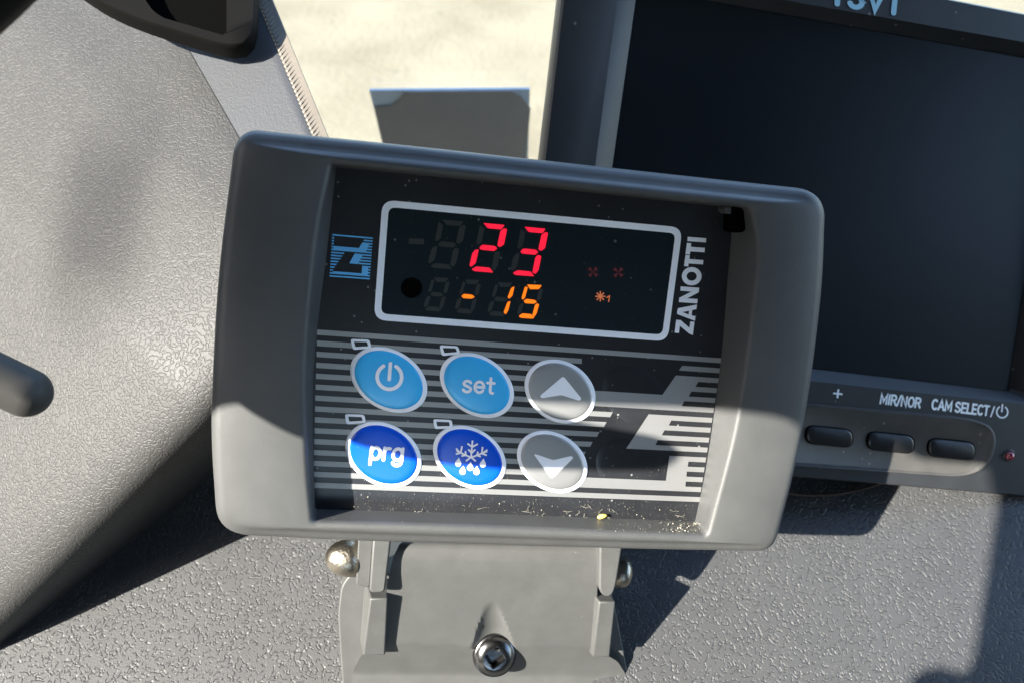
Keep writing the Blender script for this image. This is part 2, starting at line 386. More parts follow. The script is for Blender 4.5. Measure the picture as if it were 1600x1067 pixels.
# ------------------------------------------------------------------ windscreen and the flat grey patch on it
WS = Plane([1, 0, .05], [0, .42, .91], ray(700, 150)*.52)
def windscreen():
    m = bpy.data.materials.new('clear_glass'); m.use_nodes = True; t = m.node_tree; t.nodes.clear(); N = t.nodes.new
    out = N('ShaderNodeOutputMaterial'); tr = N('ShaderNodeBsdfTransparent'); gl = N('ShaderNodeBsdfGlossy'); mx = N('ShaderNodeMixShader'); lw = N('ShaderNodeLayerWeight'); pw = N('ShaderNodeMath'); pw.operation = 'POWER'; pw.inputs[1].default_value = 5; ml = N('ShaderNodeMath'); ml.operation = 'MULTIPLY_ADD'; ml.inputs[1].default_value = .5; ml.inputs[2].default_value = .02
    tr.inputs[0].default_value = (.97, .985, .98, 1); gl.inputs['Roughness'].default_value = .02
    t.links.new(lw.outputs[1], pw.inputs[0]); t.links.new(pw.outputs[0], ml.inputs[0]); t.links.new(ml.outputs[0], mx.inputs[0]); t.links.new(tr.outputs[0], mx.inputs[1]); t.links.new(gl.outputs[0], mx.inputs[2]); t.links.new(mx.outputs[0], out.inputs[0])
    a = WS.uv(700, 150)
    V, Fc = loft([[WS.P(u_, v_, h) for u_, v_ in ((-.8, -.2), (1.0, -.2), (1.0, .55), (-.8, .55))] for h in (-.004, 0)], cap0=True, cap1=True)
    o = mesh('windscreen', V, Fc, m)
    props(o, 'clear windscreen pane beyond the dashboard', 'windscreen')
windscreen()
def patch():  # flat grey polygon over a pale blue one, set in the windscreen
    t = thing('windscreen_patch', WS(705, 200), 'flat grey patch with pale blue corners standing in the windscreen', 'patch')
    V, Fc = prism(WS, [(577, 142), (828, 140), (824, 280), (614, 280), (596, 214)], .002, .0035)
    mesh('backing', V, Fc, M['patch_edge'], t)
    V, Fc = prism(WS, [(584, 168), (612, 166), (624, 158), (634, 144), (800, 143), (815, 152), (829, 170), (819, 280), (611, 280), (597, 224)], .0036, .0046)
    mesh('panel', V, Fc, M['patch'], t)
patch()

# ------------------------------------------------------------------ controller
def controller():
    T = thing('temperature_controller', FP(770, 848, -.02), 'grey framed temperature controller with red and amber digits and six oval buttons', 'controller')
    # --- outlines, pixel traces per side, all with the same sampling
    outer_sides = [
        ([(402, 204), (620, 226), (830, 249), (1050, 273), (1246, 294)], (1283, 299)),
        ([(1286, 336), (1281, 450), (1263, 600), (1240, 725), (1214, 828)], (1206, 858)),
        ([(1180, 858), (1000, 855), (770, 848), (560, 842), (392, 834)], (341, 830)),
        ([(337, 788), (331, 690), (332, 600), (342, 430), (364, 244)], (369, 205))]
    inner_sides = [
        ([(524, 258), (700, 276), (850, 291), (1000, 307), (1160, 324)], (1168, 325)),
        ([(1172, 332), (1181, 390), (1174, 480), (1149, 655), (1106, 826)], (1103, 835)),
        ([(1096, 835), (950, 829), (800, 823), (650, 818), (497, 814)], (489, 814)),
        ([(488, 808), (480, 710), (478, 560), (496, 370), (517, 264)], (518, 258))]
    base_sides = [
        ([(528, 262), (700, 279), (850, 294), (1000, 310), (1140, 325)], (1146, 326)),
        ([(1146, 330), (1136, 450), (1127, 560), (1105, 720), (1087, 810)], (1087, 814)),
        ([(1083, 814), (950, 809), (800, 803), (650, 799), (497, 795)], (492, 795)),
        ([(492, 790), (489, 640), (494, 530), (510, 400), (525, 266)], (525, 261))]
    def loop(sides, h, ns=26, nc=9):
        pts = []
        for i, (s, c) in enumerate(sides):
            pts += resample(s, ns)
            pts += bez(s[-1], c, sides[(i+1) % 4][0][0], nc)[1:-1]
        return [FP.uv(p[0], p[1], h) for p in pts]
    def inset(lp, d):
        n = len(lp); out = []
        for i in range(n):
            t = lp[(i+1) % n]-lp[i-1]; t = t/np.linalg.norm(t); out.append(lp[i]+d*np.array([t[1], -t[0]]))
        return out
    def ring(lp, h):
        return [FP.P(p[0], p[1], h if np.isscalar(h) else h[i]) for i, p in enumerate(lp)]
    o0 = loop(outer_sides, .0025); i0 = loop(inner_sides, .0080); b0 = loop(base_sides, .0003)
    n = len(o0)
    o_px = []
    for i, (s_, c_) in enumerate(outer_sides): o_px += resample(s_, 26)+bez(s_[-1], c_, outer_sides[(i+1) % 4][0][0], 9)[1:-1]
    # flanks slope a little away from the opening, top and bottom bars stay flatter
    rings = []
    um_ = max(abs(p[0]-(o0[0][0]*0)) for p in o0); sm = lambda t: (lambda q: q*q*(3-2*q))(min(1, max(0, t)))
    cu_ = np.mean(np.array(o0), axis=0)
    drop = [.0006+(-.0012 if p[0] < cu_[0] else -.0020)*sm((abs(p[0]-cu_[0])/.077-.74)/.22) for p in o0]      # the flanks fall away towards the sides
    o0 = [FP.uv(o_px[i][0], o_px[i][1], .0040-drop[i]) for i in range(n)]
    rings.append(ring(inset(o0, .004), -.022)); rings.append(ring(inset(o0, .0022), -.012))
    for d_, h_ in ((.0003, .0015), (0, .0040), (.00035, .0054), (.0011, .0065), (.0022, .0071)):
        rings.append(ring(inset(o0, d_), [h_-q for q in drop]))
    oc = inset(o0, .0032); ic = inset(i0, -.0012)
    for t in (0, .2, .4, .6, .8, 1):
        lp = [oc[i]*(1-t)+ic[i]*t for i in range(n)]
        rings.append(ring(lp, [(.0074-drop[i])*(1-t)+.0088*t+.0006*math.sin(t*math.pi) for i in range(n)]))
    rings.append(ring(inset(i0, -.0005), .00865)); rings.append(ring(i0, .0080))
    rings.append(ring([i0[i]*.86+b0[i]*.14 for i in range(n)], .0066))
    for t in (.45, .72, 1): rings.append(ring([i0[i]*(1-t)+b0[i]*t for i in range(n)], .0080*(1-t)+.0002*t))
    V, Fc = loft(rings, cap0=True)
    mesh('bezel', V, Fc, M['bezel'], T, smooth='full')
    # corner notch at the top right of the opening
    V, Fc = prism(FP, rounded([(1143, 322), (1164, 325), (1168, 340), (1166, 358), (1160, 364), (1142, 364)], 6, 4), 0, .0052)
    mesh('corner_clip', V, Fc, M['black'], T)
    V, Fc = prism(FP, rounded([(1132, 323), (1147, 324), (1146, 333), (1140, 336), (1133, 331)], 5, 4), 0, .0050)
    mesh('corner_peg', V, Fc, M['bezel'], T, bevel=.0003)
    # --- printed face
    lab = loop(base_sides, 0)
    lab2 = inset(lab, -.0006)
    FPL = mesh('face_plate', [FP.P(p[0], p[1], 0) for p in lab2], [tuple(range(n))], M['label'], T)
    HP = .0002
    def kl(x, k):            # pixel y of printed stripe line k at pixel x
        Lx, Ly = 495.5-.45*k, 515+17.0*k; Rx, Ry = 1127.5-2.45*k, 559.5+15.46*k
        return Ly+(Ry-Ly)*(x-Lx)/(Rx-Lx)
    TH = .49
    def band(x0, x1, k0, k1, sl0=0, sl1=0): # slanted ends in px (shift of the lower end)
        return [(x0, kl(x0, k0)), (x1, kl(x1, k0)), (x1+sl1, kl(x1+sl1, k1)), (x0+sl0, kl(x0+sl0, k1))]
    xl = lambda k: 495.5-.45*k; xr = lambda k: 1128-2.45*k
    def stripe(poly):
        V, Fc = sheet(FP, [poly], HP); mesh('stripe', V, Fc, M['silver'], FPL)
    stripe(band(xl(0), xr(0), 0, TH)); stripe(band(xl(14), xr(14), 14, 14+TH))
    stripe(band(xl(1), 909, 1, 1+TH))
    ends = {2: 880, 3: 880, 4: 880, 5: 880, 6: 957.5, 7: 947.7, 8: 936.7, 9: 926, 10: 915.5, 11: 900, 12: 880, 13: 880}
    for k, e in ends.items(): stripe(band(xl(k), e, k, k+TH, 0, -4 if 6 <= k <= 11 else 0))
    stripe(band(1066, xr(1), 1, 1+TH, -5, 0))
    # emblem blocks with comb teeth at the right
    def comb(kt, kb, left_pts, teeth):
        pts = left_pts+[]
        k = kt; right = [(xr(kt), kl(xr(kt), kt))]
        for kk in range(kt, kb):
            g0, g1, xa, xb = kk+TH, kk+1, *teeth[kk]
            right += [(xr(g0), kl(xr(g0), g0)), (xa, kl(xa, g0)), (xb, kl(xb, g1)), (xr(g1), kl(xr(g1), g1))]
        right += [(xr(kb+TH), kl(xr(kb+TH), kb+TH))]
        return right, pts
    r, _ = comb(2, 5, [], {2: (1091, 1086.5), 3: (1080.5, 1076), 4: (1069.5, 1065)})
    polyA = [(1056, kl(1056, 2))]+r+[(880, kl(880, 5.49)), (880, kl(880, 4.0)), (1035, kl(1035, 4.0))]
    V, Fc = sheet(FP, [polyA], HP+.00002); mesh('emblem_block', V, Fc, M['silver'], FPL)
    r, _ = comb(6, 9, [], {6: (1049, 1045), 7: (1038.5, 1034), 8: (1028, 1024)})
    polyB = [(1013.5, kl(1013.5, 6))]+r+[(978.5, kl(978.5, 9.49))]
    V, Fc = sheet(FP, [polyB], HP+.00002); mesh('emblem_block', V, Fc, M['silver'], FPL)
    r, _ = comb(10, 13, [], {10: (1075.8, 1074.7), 11: (1073.2, 1072.6), 12: (1071.5, 1071)})
    polyC = [(1046, kl(1046, 10))]+r+[(880, kl(880, 13.49)), (880, kl(880, 12.5)), (1040.4, kl(1040.4, 12.5))]
    V, Fc = sheet(FP, [polyC], HP+.00002); mesh('emblem_block', V, Fc, M['silver'], FPL)
    # blank key bumps under the film
    def ell(c, hw, hh, S, s=1, m=64):
        A = np.array([[hw*hw, S], [S, hh*hh]]); Lc = np.linalg.cholesky(A); cen = np.array(c)
        return [cen+s*(Lc@np.array([math.cos(q), math.sin(q)])) for q in np.linspace(0, 2*math.pi, m, endpoint=False)]
    for c in ((992, 618), (982, 731)):
        rr = [[FP(*p, h) for p in ell(c, 51, 46, 560, s)] for s, h in ((1, .00001), (.93, .00011), (.8, .00015), (.4, .00016), (.02, .00016))]
        V, Fc = loft(rr, cap1=True); mesh('blank_key', V, Fc, M['label'], FPL, smooth='full')
    # --- small blue emblem
    Z = lambda x, y: (500+x/10.67, 350+y/10.67)
    def ek(x, k):
        Lx, Ly = 205-3.2*k, 172+48.9*k; Rx, Ry = 880-3.6*k, 231+48.2*k
        return (x, Ly+(Ry-Ly)*(x-Lx)/(Rx-Lx))
    exl = lambda k: 205-3.2*k; exr = lambda k: 880-3.6*k
    e = []
    def eb(x0, x1, k0, k1, s0=0, s1=0): e.append([Z(*ek(x0, k0)), Z(*ek(x1, k0)), Z(*ek(x1+s1, k1)), Z(*ek(x0+s0, k1))])
    h_ = .5
    eb(exl(0), exr(0), 0, h_); eb(exl(14), exr(14), 14, 14+h_)
    for k in (1, 2, 3): eb(exl(k), exl(k)+35, k, k+h_)
    eb(735, exr(1), 1, 1+h_, -12, 0)
    eb(exl(4), 660, 4, 4+h_); eb(exl(5), 660, 5, 5+h_); eb(225, 655, 4, 5.5)
    e.append([Z(*ek(708, 2)), Z(*ek(830, 2)), Z(*ek(760, 5.5)), Z(*ek(600, 5.5)), Z(*ek(650, 4))])
    for k in (2, 3, 4, 5): eb(760, exr(k), k, k+h_)
    for k, x in ((6, 408), (7, 375), (8, 348), (9, 312), (10, 280), (11, 250), (12, 222)): eb(exl(k), x, k, k+h_, 0, -12)
    e.append([Z(*ek(580, 6)), Z(*ek(720, 6)), Z(*ek(630, 9.5)), Z(*ek(488, 9.5))])
    for k in (6, 7, 8, 9): eb(640, exr(k), k, k+h_)
    e.append([Z(*ek(705, 10)), Z(*ek(805, 10)), Z(*ek(795, 13.5)), Z(*ek(690, 13.5))])
    for k in (10, 11, 12, 13): eb(790, exr(k), k, k+h_)
    eb(215, 700, 12.6, 13.5); eb(exl(13), 700, 13, 13.5)
    V = []; Fc = []
    for i, pl in enumerate(e):
        v, f = sheet(FP, [pl], HP+.000012*(i % 7)); k = len(V); V += v; Fc += [tuple(q+k for q in g) for g in f]
    mesh('emblem', V, Fc, M['emblem'], FPL)
    # --- lettering, one polygon set per letter
    Zl = lambda pts: [(1030+x/5.616, 350+y/5.616) for x, y in pts]
    oc_ = [(285+87*math.cos(q), 461+80*math.sin(q)) for q in np.linspace(0, 2*math.pi, 40, endpoint=False)]
    ic_ = [(285+44*math.cos(q), 461+39*math.sin(q)) for q in np.linspace(0, 2*math.pi, 40, endpoint=False)]
    letters = {
        'I': [[(250, 115), (413, 128), (410, 166), (247, 153)]],
        'T1': [[(243, 169), (282, 172), (269, 271), (230, 268)], [(278, 203), (401, 212), (398, 252), (273, 243)]],
        'T2': [[(231, 274), (269, 277), (255, 376), (217, 372)], [(265, 310), (388, 320), (384, 358), (259, 349)]],
        'N': [[(188, 550), (351, 562), (347, 600), (185, 588)], [(176, 650), (337, 661), (333, 699), (172, 688)], [(348, 562), (347, 602), (180, 689), (176, 650)]],
        'A': [[(164, 742), (331, 709), (327, 749), (262, 764), (205, 775), (158, 792)], [(158, 760), (205, 775), (258, 797), (319, 812), (314, 852), (157, 792)], [(262, 763), (290, 757), (285, 805), (258, 798)]],
        'Z': [[(149, 842), (188, 845), (173, 958), (135, 954)], [(272, 857), (310, 860), (295, 976), (262, 950)], [(152, 843), (188, 845), (296, 938), (295, 976), (262, 962), (150, 868)]]}
    for nm_, polys in letters.items():
        V = []; Fc = []
        for i, pl in enumerate(polys):
            v, f = sheet(FP, [Zl(pl)], HP+.000015*i); k = len(V); V += v; Fc += [tuple(q+k for q in g) for g in f]
        mesh('letter', V, Fc, M['white'], FPL)
    V, Fc = loft([[FP(*p, HP) for p in Zl(oc_)], [FP(*p, HP) for p in Zl(ic_)]]); mesh('letter', V, Fc, M['white'], FPL)
    # --- display
    fr_o = [(597.5, 312.5), (1066.5, 356), (1043, 533.5), (584, 500)]
    uvo = [FP.uv(*p, .0003) for p in fr_o]
    def rr_uv(quad, d, r, m=8):
        q = []
        for i in range(4):
            p = quad[i]; a = nrm(quad[i-1]-p); b = nrm(quad[(i+1) % 4]-p)
            s = abs(a[0]*b[1]-a[1]*b[0]); q.append(p+(a+b)*d/s)
        return rounded(q, r, m)
    uo = rr_uv(uvo, 0, .0033); ui = rr_uv(uvo, .00168, .0018)
    V, Fc = loft([ring(uo, .00005), ring(uo, .0003), ring(ui, .0003), ring(ui, .00005)])
    mesh('display_frame', V, Fc, M['white'], T)
    dw = mesh('display_window', ring(rr_uv(uvo, .0016, .0018), .00012), [tuple(range(len(uo)))], M['window'], T)
    # inner edge of the display board at the left
    Zd = lambda pts, s=(0, 0): [(590+(x+s[0])/5.082, 310+(y+s[1])/5.082) for x, y in pts]
    big = {'a': [(840, 198), (1008, 213), (985, 250), (874, 240)], 'b': [(1008, 239), (1028, 247), (1004, 368), (973, 390), (950, 378), (975, 262)],
           'g': [(806, 396), (832, 370), (930, 380), (951, 400), (925, 421), (822, 411)], 'e': [(775, 410), (804, 408), (780, 515), (745, 546), (729, 538), (751, 440)],
           'd': [(747, 565), (785, 543), (890, 553), (918, 592), (768, 581)], 'c': [(943, 422), (975, 430), (953, 540), (927, 574), (903, 560), (925, 445)],
           'f': [(812, 215), (848, 242), (828, 345), (800, 372), (783, 358)]}
    small = {'a': [(1186, 686), (1304, 691), (1282, 723), (1210, 724)], 'f': [(1170, 702), (1193, 707), (1171, 790), (1153, 808), (1142, 795)],
             'g': [(1159, 818), (1180, 800), (1246, 808), (1266, 825), (1240, 839), (1173, 835)], 'c': [(1264, 836), (1283, 842), (1263, 915), (1243, 945), (1229, 928), (1249, 850)],
             'd': [(1120, 936), (1150, 915), (1218, 920), (1244, 948), (1232, 957), (1135, 950)], 'b': [(1300, 718), (1314, 726), (1296, 800), (1274, 816), (1262, 800), (1282, 728)],
             'e': [(1146, 832), (1162, 838), (1142, 905), (1118, 925), (1107, 912), (1124, 852)]}
    HS = .00022
    def seg(pts, m, label=None):
        V, Fc = sheet(FP, [rounded(pts, 1.2, 3)], HS); o = mesh('digit_segment', V, Fc, m, dw)
        if label: o['label'] = label
    for sh, on in (((-327, -27), ''), ((0, 0), 'abged'), ((326, 30), 'abgcd')):
        for s_, pl in big.items():
            seg(Zd(pl, sh), M['red'] if s_ in on else M['ghost'], 'lit red segment' if s_ in on else None)
    for nn, on in ((3, ''), (2, 'g'), (0, 'afgcd')):
        for s_, pl in small.items():
            sh = (-247*nn, -19*nn)
            if nn == 2: sh = (-494, -40)
            seg(Zd(pl, sh), M['amber'] if s_ in on else M['ghost'], 'lit amber segment' if s_ in on else None)
    for pl in ([(1061, 712), (1088, 701), (1070, 776), (1046, 799), (1031, 790)], [(1031, 825), (1056, 817), (1038, 890), (1018, 924), (1000, 908)]): seg(Zd(pl), M['amber'], 'lit amber segment')
    for s_ in 'afged': seg(Zd(small[s_], (-235, -18)), M['ghost'])
    seg(Zd([(250, 318), (372, 325), (366, 370), (246, 362)]), M['ghost'])
    V, Fc = sheet(FP, [[(590+(270+85*math.cos(q))/5.082, 310+(712+82*math.sin(q))/5.082) for q in np.linspace(0, 2*math.pi, 32, endpoint=False)]], .0002)
    mesh('sensor_port', V, Fc, M['black'], dw)
    def stroke(pts, wd, h, P=FP):
        V = []; Fc = []
        pts = [np.array(p, float) for p in pts]
        for a, b in zip(pts[:-1], pts[1:]):
            t = nrm(b-a); nn = np.array([-t[1], t[0]])*wd/2; a2 = a-t*wd*.25; b2 = b+t*wd*.25
            k = len(V); V += [P(*q, h) for q in (a2+nn, b2+nn, b2-nn, a2-nn)]; Fc.append((k, k+1, k+2, k+3))
        return V, Fc
    def strokes(lst, wd, h, P=FP):
        return join([stroke(p, wd, h+.000006*i, P) for i, p in enumerate(lst)])
    # indicator icons
    def fan(c, r):
        out = []
        for k in range(4):
            a = k*math.pi/2+.4
            out.append([c, (c[0]+r*math.cos(a), c[1]+r*math.sin(a)), (c[0]+r*.95*math.cos(a+.7), c[1]+r*.95*math.sin(a+.7))])
        return sheet(FP, out, HS)
    for c in ((926.5, 425.5), (966, 426)):
        V, Fc = fan(c, 9.5); mesh('indicator_icon', V, Fc, M['dimred'], dw)
    V, Fc = strokes([[(938+7.5*math.cos(a), 463.5+7.5*math.sin(a)), (938, 463.5)] for a in np.arange(8)*math.pi/4], 1.9, HS); mesh('indicator_icon', V, Fc, M['dimamber'], dw)
    V, Fc = strokes([[(948, 465.5), (952.5, 462.5), (951, 472)]], 1.7, HS); mesh('indicator_icon', V, Fc, M['dimamber'], dw)
    # --- buttons
    specs = [((607.4, 593.1), 60.3, 51.5, 880, 'sky_blue', 'light blue button with a power symbol', 'power'),
             ((745.1, 601.6), 58, 51, 855, 'sky_blue', 'light blue button reading set', 'set'),
             ((875.1, 611.2), 55.6, 50.1, 560, 'silver', 'silver button with an up arrow', 'up'),
             ((599.2, 709.6), 59.7, 51.8, 715, 'deep_blue', 'dark blue button reading prg', 'prg'),
             ((733.7, 713.8), 57.2, 49.8, 735, 'deep_blue', 'dark blue button with a snowflake and drops', 'snow'),
             ((862.9, 720.8), 55.2, 48.7, 640, 'silver', 'silver button with a down arrow', 'down')]
    def disc(c, r, m=12): return [(c[0]+r*math.cos(q), c[1]+r*math.sin(q)) for q in np.linspace(0, 2*math.pi, m, endpoint=False)]
    for c, hw, hh, S, mt, lb, kind in specs:
        prof = [(.90, .0002), (.885, .00045), (.86, .00062), (.82, .00072), (.7, .00080), (.4, .00088), (.02, .0009)]
        rr = [[FP(*p, h) for p in ell(c, hw, hh, S, s, 72)] for s, h in prof]
        V, Fc = loft(rr, cap1=True); B = mesh('push_button', V, Fc, M[mt], T, smooth='full'); B['label'] = lb
        rr = [[FP(*p, h) for p in ell(c, hw, hh, S, s, 72)] for s, h in ((1.0, .0001), (.995, .00034), (.95, .00040), (.88, .00042), (.868, .00050))]
        V, Fc = loft(rr); mesh('button_ring', V, Fc, M['white'], B, smooth='full')
        H = .0010
        if kind == 'power':
            cc = np.array([608.5, 588.5])
            A = [cc+19.2*np.array([math.cos(a), math.sin(a)]) for a in np.linspace(math.radians(-58), math.radians(242), 40)]
            Vr = []; Fr = []
            for i, p in enumerate(A):
                d = nrm(p-cc); Vr += [FP(*(p-d*2.9), H), FP(*(p+d*2.9), H)]
                if i: Fr.append((2*i-2, 2*i-1, 2*i+1, 2*i))
            for i, p in ((0, A[0]), (1, A[-1])):
                k = len(Vr); dd = disc(p, 2.9); Vr += [FP(*q, H+.00001) for q in dd]; Fr.append(tuple(range(k, k+len(dd))))
            v, f = sheet(FP, [rounded([(607.4, 565), (613, 565), (610.8, 595), (605.2, 595)], 2.7, 4)], H+.00001); k = len(Vr); Vr += v; Fr += [tuple(q+k for q in g) for g in f]
            mesh('symbol', Vr, Fr, M['white'], B)
        elif kind == 'set':
            V, Fc = lettering(FP, 'set', (722.5, 611.5), (771.5, 614.5), (723.5, 594), H, wd=.25, gap=.17); mesh('symbol', V, Fc, M['white'], B)
        elif kind == 'prg':
            V, Fc = lettering(FP, 'prg', (577, 716.5), (629, 719.5), (579.2, 697.5), H, wd=.27, gap=.13); mesh('symbol', V, Fc, M['white'], B)
        elif kind in ('up', 'down'):
            o_, pl = ((800, 530), [(535, 380), (725, 615), (705, 640), (515, 577), (310, 612), (288, 588)]) if kind == 'up' else ((800, 650), [(225, 392), (255, 395), (430, 455), (620, 410), (642, 430), (425, 640), (402, 640)])
            V, Fc = sheet(FP, [rounded([(o_[0]+x/6.667, o_[1]+y/6.667) for x, y in pl], 4, 4)], H); mesh('symbol', V, Fc, M['white'], B)
        else:
            Zs = lambda x, y: (640+x/6.667, 640+y/6.667)
            st = [[(640, 500), (655, 322)], [(652, 385), (606, 350)], [(652, 385), (706, 355)], [(646, 448), (614, 412)], [(646, 448), (682, 412)],
                  [(640, 495), (490, 425)], [(532, 445), (545, 380)], [(532, 445), (486, 458)], [(512, 432), (488, 402)], [(585, 470), (582, 432)], [(585, 470), (545, 478)],
                  [(640, 495), (806, 430)], [(752, 452), (760, 388)], [(752, 452), (800, 470)], [(775, 440), (806, 415)], [(700, 470), (712, 436)], [(700, 470), (738, 484)],
                  [(640, 490), (590, 528)], [(640, 490), (686, 530)]]
            V, Fc = strokes([[Zs(*p) for p in s_] for s_ in st], 2.7, H); mesh('symbol', V, Fc, M['white'], B)
            for dx, dy in ((506, 555), (630, 600), (763, 565), (552, 640), (696, 642)):
                pts = [Zs(dx+7, dy-62)]+[Zs(dx+33*math.cos(a), dy+33*math.sin(a)) for a in np.linspace(math.radians(-25), math.radians(205), 14)]
                V, Fc = sheet(FP, [pts], H); mesh('symbol', V, Fc, M['white'], B)
    # --- little outlined lamps above the four left buttons
    for pl in ([(548.5, 530), (576.5, 531), (580, 544), (552, 546)], [(687.5, 539.5), (715, 541), (718.5, 552.5), (691, 555.5)],
               [(539.5, 646.5), (568.5, 647.5), (571.2, 659.5), (542, 662)], [(677.5, 654.5), (705.3, 655.8), (706.8, 668), (679.8, 669.2)]):
        c = np.mean(np.array(pl), axis=0)
        o_ = rounded([np.array(p)+(np.array(p)-c)*.06 for p in pl], 4, 4); i_ = rounded([c+(np.array(p)-c)*np.array([.72, .5]) for p in pl], 1.2, 4)
        V, Fc = loft([[FP(*p, .00058) for p in o_], [FP(*p, .00058) for p in i_]]); L_ = mesh('lamp_outline', V, Fc, M['white'], FPL)
        V, Fc = sheet(FP, [i_], .0004); mesh('lamp_lens', V, Fc, M['label'], FPL)
    # --- hinge lugs and bolts under the frame
    V, Fc = prism(FP, [(583, 835), (612, 836), (602, 922), (597, 926), (580, 926), (577, 921)], -.030, -.0085)
    mesh('hinge_lug', V, Fc, M['bracket'], T, bevel=.0007)
    V, Fc = prism(FP, rounded([(937, 838), (975, 840), (963, 915), (957, 931), (945, 933), (936, 922)], 9, 5), -.030, -.0085)
    mesh('hinge_lug', V, Fc, M['bracket'], T, bevel=.0007)
    V, Fc = prism(FP, rounded([(560, 836), (584, 836), (578, 918), (556, 914)], 6, 5), -.026, -.0115)
    mesh('hinge_washer', V, Fc, M['bracket'], T, bevel=.0008)
    def dome(c, axis, r, hgt, nseg=28, nr=9):
        a = nrm(np.cross(axis, [.2, .1, .9])); b = np.cross(axis, a); R = []
        for i in range(nr):
            q = i/(nr-1)*math.pi/2*.985; R.append([c+axis*hgt*math.sin(q)+r*math.cos(q)*(math.cos(s)*a+math.sin(s)*b) for s in np.linspace(0, 2*math.pi, nseg, endpoint=False)])
        return loft([[p-axis*.003 for p in R[0]]]+R, cap0=True, cap1=True)
    au = wdir(FP.u)
    cb = FP(545, 871, -.0165)
    V, Fc = dome(cb, -au, .0054, .0068); mesh('hinge_bolt', V, Fc, M['chrome'], T, smooth='full')
    cb = FP(972, 892, -.0185)
    V, Fc = dome(cb, au, .0050, .0030); mesh('hinge_bolt', V, Fc, M['chrome'], T, smooth='full')
    # --- dust and fibres on the lower edge
    V = []; Fc = []
    def fleck(x, y, h, s):
        c = FP(x, y, h); k = len(V)
        for _ in range(4): V.append(c+s*rng.normal(size=3)*.55)
        Fc.extend([(k, k+1, k+2), (k, k+2, k+3), (k, k+1, k+3), (k+1, k+2, k+3)])
    for i in range(2200):
        x = rng.uniform(548 if rng.random() < .97 else 497, 1085); t = rng.random()**1.8
        y = kl(x, 16.9)+(x-497)*.006-t*44
        if y < kl(x, 14.6): y = kl(x, 14.6)+rng.random()*10
        fleck(x, y, .0003, .00009*rng.uniform(.3, 1.0)*(2.2 if rng.random() < .12 else 1))
    for i in range(2400):
        x = rng.uniform(520, 1098); t = rng.random()
        y = 795+(x-493)*.032+t*20; fleck(x, y, .0004+.0078*min(1, t*1.03), .00008*rng.uniform(.3, 1.0)*(2.2 if rng.random() < .1 else 1))
    for i in range(800):
        x = rng.uniform(530, 1120); y = rng.uniform(280, 760); fleck(x, y, .0011, .00007*rng.uniform(.4, 1.5))
    for i in range(120):
        x = rng.uniform(940, 1100); y = kl(x, rng.uniform(5.5, 14)); fleck(x, y, .0004, .0001*rng.uniform(.4, 1.5))
    for i in range(160):
        x = 1040+rng.random()**.6*55; y = 816+rng.random()*14; fleck(x, y, .001+.006*rng.random(), .0002*rng.uniform(.4, 1.5))
    fib = []
    for i in range(26):
        x = rng.choice([rng.uniform(600, 1070), rng.uniform(890, 990)]); y = 775+(x-493)*.03+rng.random()*26
        p = np.array([x, y]); a = rng.uniform(0, 6.28); pts = []
        for s in range(6):
            pts.append(FP(p[0], p[1], .0006+.0003*math.sin(s))); a += rng.normal()*.6; p = p+3.2*np.array([math.cos(a), math.sin(a)*.6])
        fib.append(tube(pts, .00003, 4))
    v, f = join(fib); k = len(V); V += v; Fc += [tuple(q+k for q in g) for g in f]
    props(mesh('dust', V, Fc, M['dust'], T), kind='stuff')
controller()

def seed():
    V = []; Fc = []; c = FP(941, 806, .0012); u_, v_, n_ = wdir(FP.u), -wdir(FP.v), wdir(FP.n)
    rings = []
    for i in range(9):
        q = -1+2*i/8; r = .0008*math.sqrt(max(1-q*q*.97, .02))*(1-.25*q); rings.append([c+u_*q*.0014+v_*q*.0003+r*(math.cos(s)*v_*.9+math.sin(s)*n_*.7) for s in np.linspace(0, 6.283, 12, endpoint=False)])
    V, Fc = loft(rings, cap0=True, cap1=True)
    props(mesh('seed', V, Fc, M['seed'], smooth='full'), 'tiny yellow seed husk lying on the lower ledge of the controller', 'seed')
seed()

